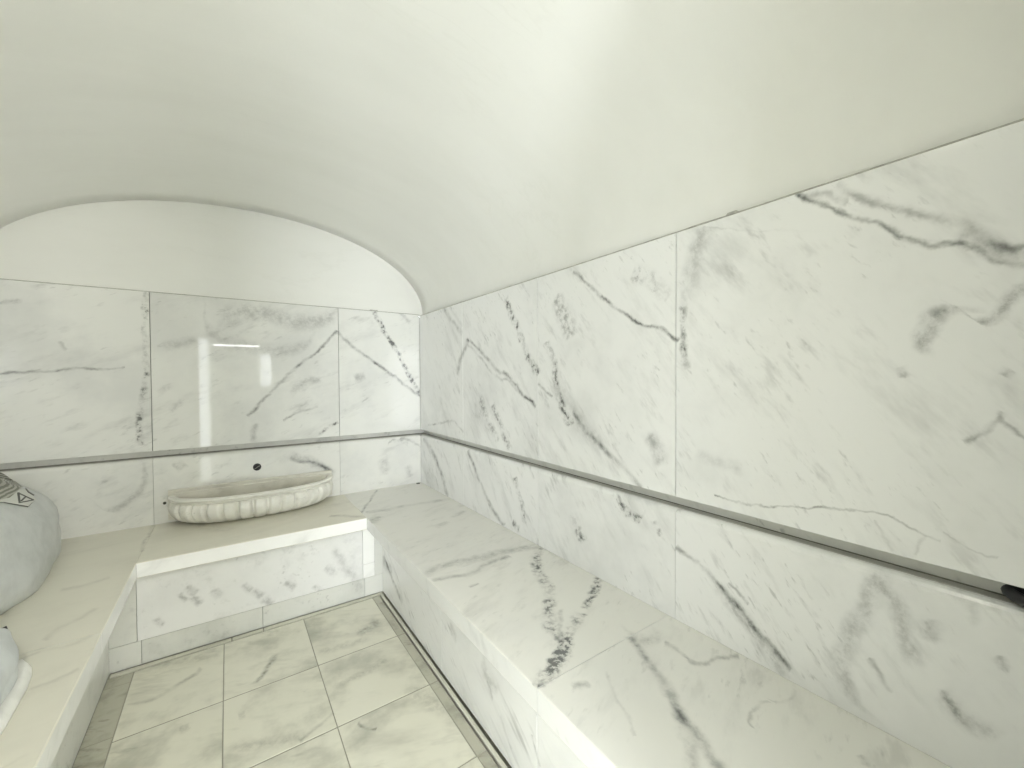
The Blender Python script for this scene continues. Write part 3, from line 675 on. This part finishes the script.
# ------------------------------------------------------------------ fluted half-round basin
BX, BA, BD = 0.143, 0.425, 0.262
ba = thing('fluted_basin', 'half-round fluted marble washbasin standing on the back bench against the wall', 'basin', (BX, YB - 0.13, ZB))
def plan(t, sc=1.0, inset=0.0):
    """half outline, t from 0 (right end) to 1 (left end)"""
    a = math.pi * t
    c, s_ = math.cos(a), math.sin(a)
    e = 0.86
    return Vector((BX + (BA * sc - inset) * math.copysign(abs(c) ** e, c), YB - (BD * sc - inset) * abs(s_) ** e))
N = 15
_arc = [0.0]
for _i in range(400): _arc.append(_arc[-1] + (plan((_i + 1) / 400) - plan(_i / 400)).length)
def arc_t(t):
    x = t * 400; i = min(int(x), 399)
    return (_arc[i] + (_arc[i + 1] - _arc[i]) * (x - i)) / _arc[-1]
def rings(bm, prof, nt, flute, mat=0, close=True):
    """prof: list of (scale, inset, z, flute_weight)"""
    tb = bmesh.new(); R = []
    for sc, ins, z, fw in prof:
        row = []
        for i in range(nt + 1):
            t = i / nt
            tw = t + 0.035 * fw * (0.62 - z) / 0.14 * 0.0
            p = plan(tw, sc, ins)
            if flute and fw:
                ph = (arc_t(t) * N) % 1.0
                prof_l = min(1.0, (0.5 - abs(ph - 0.5)) * 4.6) ** 0.42
                q = plan(tw, sc, ins + 0.040 * fw * (1 - prof_l))
                p = q
            p.y = min(p.y, YB)
            row.append(tb.verts.new((p.x, p.y, z)))
        R.append(row)
    for j in range(len(R) - 1):
        for i in range(nt):
            f = tb.faces.new([R[j][i], R[j][i + 1], R[j + 1][i + 1], R[j + 1][i]]); f.smooth = True
    bmesh.ops.recalc_face_normals(tb, faces=tb.faces[:])
    return tb, R
# body: lobes swelling under the rim and closing on a flat foot
prof = [(1.0, 0.032, 0.606, 0.0), (1.0, 0.020, 0.603, 0.3), (1.0, 0.010, 0.597, 0.8), (1.0, 0.003, 0.585, 1), (1.0, -0.001, 0.568, 1), (0.995, -0.001, 0.550, 1), (0.985, 0.002, 0.531, 1), (0.97, 0.009, 0.513, 1), (0.955, 0.020, 0.499, 1),
        (0.94, 0.036, 0.488, 0.95), (0.93, 0.056, 0.482, 0.8), (0.93, 0.082, ZB, 0.3), (1.0, 0.24, ZB, 0.0)]
bm = new_bm(); tb, R = rings(bm, prof, N * 20, True); merge(bm, tb); bm.normal_update()
obj('fluted_bowl', bm, M_BASIN, ba)
# rim: two fillets over a hollow
prof = [(1, 0.034, 0.600, 0), (1, 0.012, 0.6005, 0), (1, 0.008, 0.603, 0), (1, 0.008, 0.6075, 0), (1, 0.013, 0.610, 0), (1, 0.0165, 0.612, 0), (1, 0.0165, 0.6145, 0), (1, 0.003, 0.616, 0), (1, 0.0, 0.620, 0), (1, -0.001, 0.626, 0), (1, 0.002, 0.631, 0),
        (1, 0.009, 0.634, 0), (1, 0.026, 0.634, 0), (1, 0.033, 0.631, 0), (1, 0.038, 0.622, 0)]
bm = new_bm(); tb, R = rings(bm, prof, 120, False); merge(bm, tb)
obj('rim', bm, M_BASIN, ba)
prof = [(1, 0.040, 0.624, 0), (1, 0.046, 0.600, 0), (1, 0.060, 0.565, 0), (1, 0.085, 0.535, 0), (1, 0.12, 0.518, 0), (1, 0.18, 0.512, 0), (1, 0.25, 0.511, 0)]
bm = new_bm(); tb, R = rings(bm, prof, 90, False); merge(bm, tb)
obj('hollow', bm, M_BASIN_IN, ba)
# raised back ledge with a groove
bm = new_bm()
pr = [(YB, 0.50), (YB - 0.030, 0.50), (YB - 0.030, 0.640), (YB - 0.027, 0.642), (YB - 0.021, 0.643), (YB - 0.020, 0.647), (YB - 0.024, 0.649), (YB - 0.024, 0.658), (YB - 0.020, 0.661), (YB, 0.661)]
prism(bm, pr, 'x', BX - BA + 0.002, BX + BA - 0.006)
obj('back_ledge', bm, M_BASIN_IN, ba)
bm = new_bm(); tube(bm, [(BX, YB - 0.12, 0.512), (BX, YB - 0.12, 0.5155)], 0.022, 20); obj('waste_outlet', bm, M_DARK, ba)

# black capped water outlet in the wall above the basin
wo = thing('water_outlet', 'small round black water outlet in the back wall above the basin', 'outlet', (0.140, YB, 0.735))
bm = new_bm(); tube(bm, [(0.140, YB + 0.03, 0.735), (0.140, YB - 0.006, 0.735)], 0.0215, 24)
obj('collar', bm, M_BLACK, wo)
bm = new_bm(); tube(bm, [(0.140, YB - 0.006, 0.735), (0.140, YB - 0.011, 0.735), (0.140, YB - 0.013, 0.735)], [0.016, 0.015, 0.010], 20); obj('cap', bm, M_BLACK, wo)
bm = new_bm(); tube(bm, [(0.128, YB - 0.0135, 0.727), (0.152, YB - 0.0135, 0.743)], 0.0016, 8); obj('cap_slot', bm, M_GROUT, wo)

bm = new_bm(); tube(bm, [(-0.297, YB + 0.01, 0.591), (-0.297, YB - 0.004, 0.591)], 0.0075, 14)
tag(obj('wall_plug', bm, M_DARK), 'tiny dark plug in the back wall just left of the basin', 'plug')
bm = new_bm(); tube(bm, [(1.165, YB - 0.030, ZB - 0.004), (1.165, YB - 0.030, ZB + 0.004), (1.165, YB - 0.030, ZB + 0.005)], [0.014, 0.014, 0.010], 14)
tag(obj('seat_plug', bm, M_DARK), 'tiny dark plug on the seat in the back right corner', 'plug')

# black cable loop lying in the groove of the right wall, by the entrance
kl = thing('cable_loop', 'thick black cable loop lying in the wall groove at the right edge', 'cable', (1.216, 0.028, GB))
bm = new_bm()
loop = [(1.216 + 0.022 * math.cos(a), 0.028 + 0.066 * math.sin(a), GB + 0.018 + 0.006 * math.sin(a) + 0.005 * math.cos(a)) for a in [2 * math.pi * i / 40 for i in range(40)]]
tube(bm, loop, 0.0105, 12, closed=True); obj('cable', bm, M_BLACK, kl)
bm = new_bm(); tube(bm, [(1.2185, -0.045, GB + 0.011), (1.2185, -0.005, GB + 0.011)], 0.010, 12); obj('cable_end', bm, M_BLACK, kl)

# ------------------------------------------------------------------ sack and bundle on the left bench
def plastic(name, col, rough, sss=0.0, trans=0.0):
    k = NT(name); P = k.pos()
    f = k.noise(P, 9.0, 4.0, 0.6)
    k.put(k.b.inputs['Base Color'], k.mix(k.rng(f, 0.35, 0.68), c4(col), c4(tuple(x * 0.86 for x in col))))
    k.b.inputs['Roughness'].default_value = rough
    if sss:
        k.b.inputs['Subsurface Weight'].default_value = sss; k.b.inputs['Subsurface Radius'].default_value = (0.04, 0.045, 0.05); k.b.inputs['Subsurface Scale'].default_value = 0.5
    k.bump(k.noise(P, 26.0, 4.0, 0.6), 0.25, 0.01)
    return k.m
M_SACK = plastic('sack_plastic', (0.58, 0.60, 0.595), 0.38, 0.15)
M_BUNDLE = plastic('bundle_cloth', (0.62, 0.645, 0.65), 0.6)
M_HEM = plastic('hem_cloth', (0.86, 0.86, 0.83), 0.6)

def blob(bm, c, r, ex, amp, fr, seed, zmin, tilt=0.0, nu=72, nv=48, squeeze=0.0, rz=0.0):
    tb = bmesh.new(); rows = []
    def sp(v, e): return math.copysign(abs(v) ** e, v)
    for j in range(nv + 1):
        ph = -math.pi / 2 + math.pi * j / nv
        row = []
        for i in range(nu):
            th = 2 * math.pi * i / nu
            p = Vector((sp(math.cos(ph), ex) * sp(math.cos(th), ex), sp(math.cos(ph), ex) * sp(math.sin(th), ex), sp(math.sin(ph), ex)))
            d = 1 + amp * noise.noise(p * fr + Vector((seed, 0, 0))) + amp * 0.5 * noise.noise(p * fr * 2.3 + Vector((seed, 4, 0)))
            q = Vector((p.x * r[0] * d, p.y * r[1] * d, p.z * r[2] * d))
            if squeeze and q.z > 0: 
                k_ = 1 - squeeze * (q.z / r[2]) ** 1.5
                q.x *= k_; q.y *= k_
            q.x += tilt * q.z
            q = Matrix.Rotation(rz, 3, 'Z') @ q
            q += Vector(c); q.z = max(q.z, zmin + 0.0005)
            q.x = max(q.x, XL + 0.004)
            row.append(tb.verts.new(q))
        rows.append(row)
    for j in range(nv):
        for i in range(nu):
            f = tb.faces.new([rows[j][i], rows[j][(i + 1) % nu], rows[j + 1][(i + 1) % nu], rows[j + 1][i]]); f.smooth = True
    bmesh.ops.remove_doubles(tb, verts=tb.verts[:], dist=1e-5)
    bmesh.ops.recalc_face_normals(tb, faces=tb.faces[:])
    merge(bm, tb)
sk = thing('plastic_sack', 'bluish white plastic sack with printed corner slumped on the left bench', 'sack', (-0.78, 2.3, ZB))
bm = new_bm(); blob(bm, SACK_C, SACK_R, 0.75, 0.10, 1.7, 3.0, ZB, SACK_T, squeeze=SACK_Q)
from mathutils.bvhtree import BVHTree
SACK_TREE = BVHTree.FromBMesh(bm)
obj('sack_body', bm, M_SACK, sk)
def drape(name, outline, lift, mat, parent, step=0.006, thick=0.0015):
    """a thin flexible print lying on the sack: the outline (x, z) is filled with a fine grid and laid on the plastic"""
    tb = bmesh.new()
    vs = [tb.verts.new((x, 0, z)) for x, z in outline]
    tb.faces.new(vs)
    xs = [p[0] for p in outline]; zs = [p[1] for p in outline]
    x = min(xs) + step
    while x < max(xs):
        bmesh.ops.bisect_plane(tb, geom=tb.verts[:] + tb.edges[:] + tb.faces[:], plane_co=(x, 0, 0), plane_no=(1, 0, 0)); x += step
    z = min(zs) + step
    while z < max(zs):
        bmesh.ops.bisect_plane(tb, geom=tb.verts[:] + tb.edges[:] + tb.faces[:], plane_co=(0, 0, z), plane_no=(0, 0, 1)); z += step
    d = Vector((-0.27, 0.95, -0.17)).normalized()
    last = None
    hits = {}
    for v in tb.verts:
        o_ = Vector((v.co.x, 2.4, v.co.z)) - d * 2.2
        hit, n_, i_, t_ = SACK_TREE.ray_cast(o_, d)
        hits[v] = (o_, t_)
    ok = [t_ for _, t_ in hits.values() if t_ is not None and t_ < 2.6]
    far = max(ok) if ok else 2.2
    for v, (o_, t_) in hits.items():
        v.co = o_ + d * ((t_ if t_ is not None and t_ < 2.6 else far) - lift)
    bmesh.ops.recalc_face_normals(tb, faces=tb.faces[:])
    bmesh.ops.solidify(tb, geom=tb.faces[:], thickness=thick)
    bm = new_bm(); merge(bm, tb)
    return obj(name, bm, mat, parent)
def sheet(bm, pts, y0, thick, bend=0.0):
    """thin flexible sheet outlined in x-z"""
    prism(bm, pts, 'y', y0, y0 + thick, bev=0.0)
def strp():
    k = NT('printed_stripes'); P = k.pos()
    mp = k.n('ShaderNodeMapping'); k.put(mp.inputs[0], P); mp.inputs['Rotation'].default_value = (0, math.radians(-24), 0)
    w = k.n('ShaderNodeTexWave', wave_type='BANDS', bands_direction='Z'); k.put(w.inputs[0], mp.outputs[0])
    w.inputs['Scale'].default_value = 42; w.inputs['Distortion'].default_value = 1.5; w.inputs['Detail'].default_value = 2
    k.put(k.b.inputs['Base Color'], k.mix(k.rng(w.outputs['Fac'], 0.35, 0.75), c4((0.15, 0.15, 0.12)), c4((0.40, 0.40, 0.35))))
    k.b.inputs['Roughness'].default_value = 0.45
    return k.m
M_STRIPE = strp()
M_PRINT = plain('printed_white', (0.62, 0.63, 0.59), 0.4, var=0.03)
M_INK = plain('black_ink', (0.02, 0.02, 0.015), 0.4, var=0.1)
drape('printed_corner', [(-0.82, 0.845), (-0.82, 1.0), (-0.755, 0.967), (-0.711, 0.921), (-0.686, 0.89), (-0.664, 0.86), (-0.685, 0.839), (-0.703, 0.819), (-0.718, 0.818), (-0.757, 0.833)], 0.003, M_STRIPE, sk)
lbm = drape('warning_label', [(-0.80, 0.835), (-0.738, 0.818), (-0.716, 0.821), (-0.70, 0.823), (-0.677, 0.846), (-0.661, 0.851), (-0.646, 0.829), (-0.628, 0.802), (-0.639, 0.792), (-0.652, 0.779), (-0.668, 0.785), (-0.688, 0.797), (-0.713, 0.809), (-0.80, 0.815)], 0.006, M_PRINT, sk)
def stroke(a, b, w):
    a, b = Vector(a), Vector(b); d = (b - a).normalized(); nrm = Vector((-d.y, d.x)) * w / 2
    a -= d * w * 0.4; b += d * w * 0.4
    return [tuple(a - nrm), tuple(b - nrm), tuple(b + nrm), tuple(a + nrm)]
T0, T1, T2 = (-0.6755, 0.838), (-0.6735, 0.800), (-0.635, 0.802)
for a_, b_, w_ in ((T0, T1, 0.0058), (T1, T2, 0.004), (T2, T0, 0.0035), ((-0.668, 0.807), (-0.657, 0.819), 0.005)):
    drape('triangle_mark', stroke(a_, b_, w_), 0.0125, M_INK, lbm, 0.0025)
M_INK2 = plain('grey_ink', (0.16, 0.16, 0.14), 0.5)
for a_, b_, w_ in (((-0.655, 0.852), (-0.648, 0.836), 0.003), ((-0.648, 0.836), (-0.634, 0.821), 0.003), ((-0.713, 0.809), (-0.688, 0.797), 0.0016), ((-0.688, 0.797), (-0.652, 0.779), 0.0016),
                   ((-0.652, 0.779), (-0.634, 0.797), 0.0018), ((-0.78, 0.82), (-0.713, 0.809), 0.0016)):
    drape('edge_line', stroke(a_, b_, w_), 0.0115, M_INK2, lbm, 0.0025)

bd = thing('white_bundle', 'white rolled bundle with a bright hem on the left bench nearest the entrance', 'bundle', (-0.7, 1.5, ZB))
bm = new_bm(); blob(bm, BUN_C, BUN_R, 0.85, 0.06, 1.8, 8.0, ZB, 0.0, rz=BUN_A); obj('bundle_body', bm, M_BUNDLE, bd)
bm = new_bm()
hem = [(-0.475, 1.70), (-0.455, 1.672), (-0.446, 1.638), (-0.437, 1.571), (-0.434, 1.506), (-0.431, 1.44), (-0.43, 1.375), (-0.432, 1.31), (-0.45, 1.25)]
tb = bmesh.new(); prev = None
for i, (x, y) in enumerate(hem):
    w = 0.005 + 0.011 * min(1, i / 2.5)
    cur = [tb.verts.new(p) for p in ((x, y, ZB + 0.001), (x, y, ZB + 0.006), (x - w * 0.5, y, ZB + 0.016), (x - w, y, ZB + 0.024), (x - w - 0.05, y, ZB + 0.02), (x - w - 0.05, y, ZB + 0.001))]
    if prev:
        for a in range(6):
            f = tb.faces.new([prev[a], cur[a], cur[(a + 1) % 6], prev[(a + 1) % 6]]); f.smooth = True
    else: tb.faces.new(cur)
    prev = cur
tb.faces.new(prev[::-1]); bmesh.ops.recalc_face_normals(tb, faces=tb.faces[:]); merge(bm, tb)
o = obj('hem', bm, M_HEM, bd); o['label'] = 'bright white hem'
bm = new_bm()
prism(bm, [(-0.556, 1.866), (-0.514, 1.757), (-0.52, 1.70), (-0.62, 1.70), (-0.592, 1.80)], 'z', 0.538, 0.542, bev=0.001)
o = obj('strap_end', bm, M_BLACK, bd); o['label'] = 'black strap end'

# ------------------------------------------------------------------ added lamps, all out of view
def glow_bar():  # added glowing bar, makes the bright line mirrored in the back wall
    t = thing('tube_lamp', 'slim white tube lamp on the grey far wall of the anteroom', 'lamp', (0.16, AY0, 1.86))
    bm = new_bm(); box(bm, -0.2, 0.5, AY0 - 0.002, AY0 + 0.03, 1.84, 1.88, 0.003); obj('lamp_base', bm, M_TRIM, t)
    bm = new_bm(); tube(bm, [(-0.19, AY0 + 0.042, 1.86), (0.49, AY0 + 0.042, 1.86)], 0.012, 16); obj('lamp_tube', bm, M_GLOW_BAR, t)
M_GLOW_BAR = plain('tube_glass', (0.9, 0.9, 0.88), 0.4, emit=((1.0, 1.0, 0.97), 22.0))
glow_bar()
def fixture(name, label, x, y, z, r):
    t = thing(name, label, 'lamp', (x, y, z))
    bm = new_bm(); tube(bm, [(x, y, z), (x, y, z - 0.03)], r + 0.015, 40); obj('lamp_base', bm, M_TRIM, t)
    bm = new_bm(); tube(bm, [(x, y, z - 0.03), (x, y, z - 0.05), (x, y, z - 0.062), (x, y, z - 0.066)], [r, r, r * 0.9, r * 0.6], 40)
    obj('lamp_diffuser', bm, M_LAMP, t)
    return t
M_LAMP = plain('lamp_glass', (0.9, 0.9, 0.86), 0.4, emit=((1.0, 0.97, 0.90), 1.2))
def area(name, loc, rot, sx, sy, power, col, shape='RECTANGLE', spread=math.pi):
    L = bpy.data.lights.new(name, 'AREA'); L.shape = shape; L.size = sx
    if shape in ('RECTANGLE', 'ELLIPSE'): L.size_y = sy
    L.energy = power; L.color = col; L.spread = spread
    o = bpy.data.objects.new(name, L); C.objects.link(o); o.location = loc; o.rotation_euler = rot
    return o
LIGHTS()

w = bpy.data.worlds.new('sky'); S.world = w; w.use_nodes = True
bg = w.node_tree.nodes['Background']; bg.inputs[0].default_value = (0.93, 0.97, 1.0, 1); bg.inputs[1].default_value = SKY

# ------------------------------------------------------------------ camera
cam = bpy.data.cameras.new('camera'); co = bpy.data.objects.new('camera', cam); C.objects.link(co)
cam.sensor_width = 36.0; cam.lens = 408.65 / 1024 * 36.0; cam.clip_start = 0.01
yaw, pitch, roll = 0.60762602, -0.01765223, 0.0055136
fwd = Vector((math.sin(yaw) * math.cos(pitch), math.cos(yaw) * math.cos(pitch), math.sin(pitch)))
rt = Vector((math.cos(yaw), -math.sin(yaw), 0)); dn = fwd.cross(rt)
r2 = rt * math.cos(roll) + dn * math.sin(roll); d2 = dn * math.cos(roll) - rt * math.sin(roll)
co.matrix_world = Matrix(((r2.x, -d2.x, -fwd.x, 0), (r2.y, -d2.y, -fwd.y, 0), (r2.z, -d2.z, -fwd.z, 1.28), (0, 0, 0, 1)))
S.camera = co
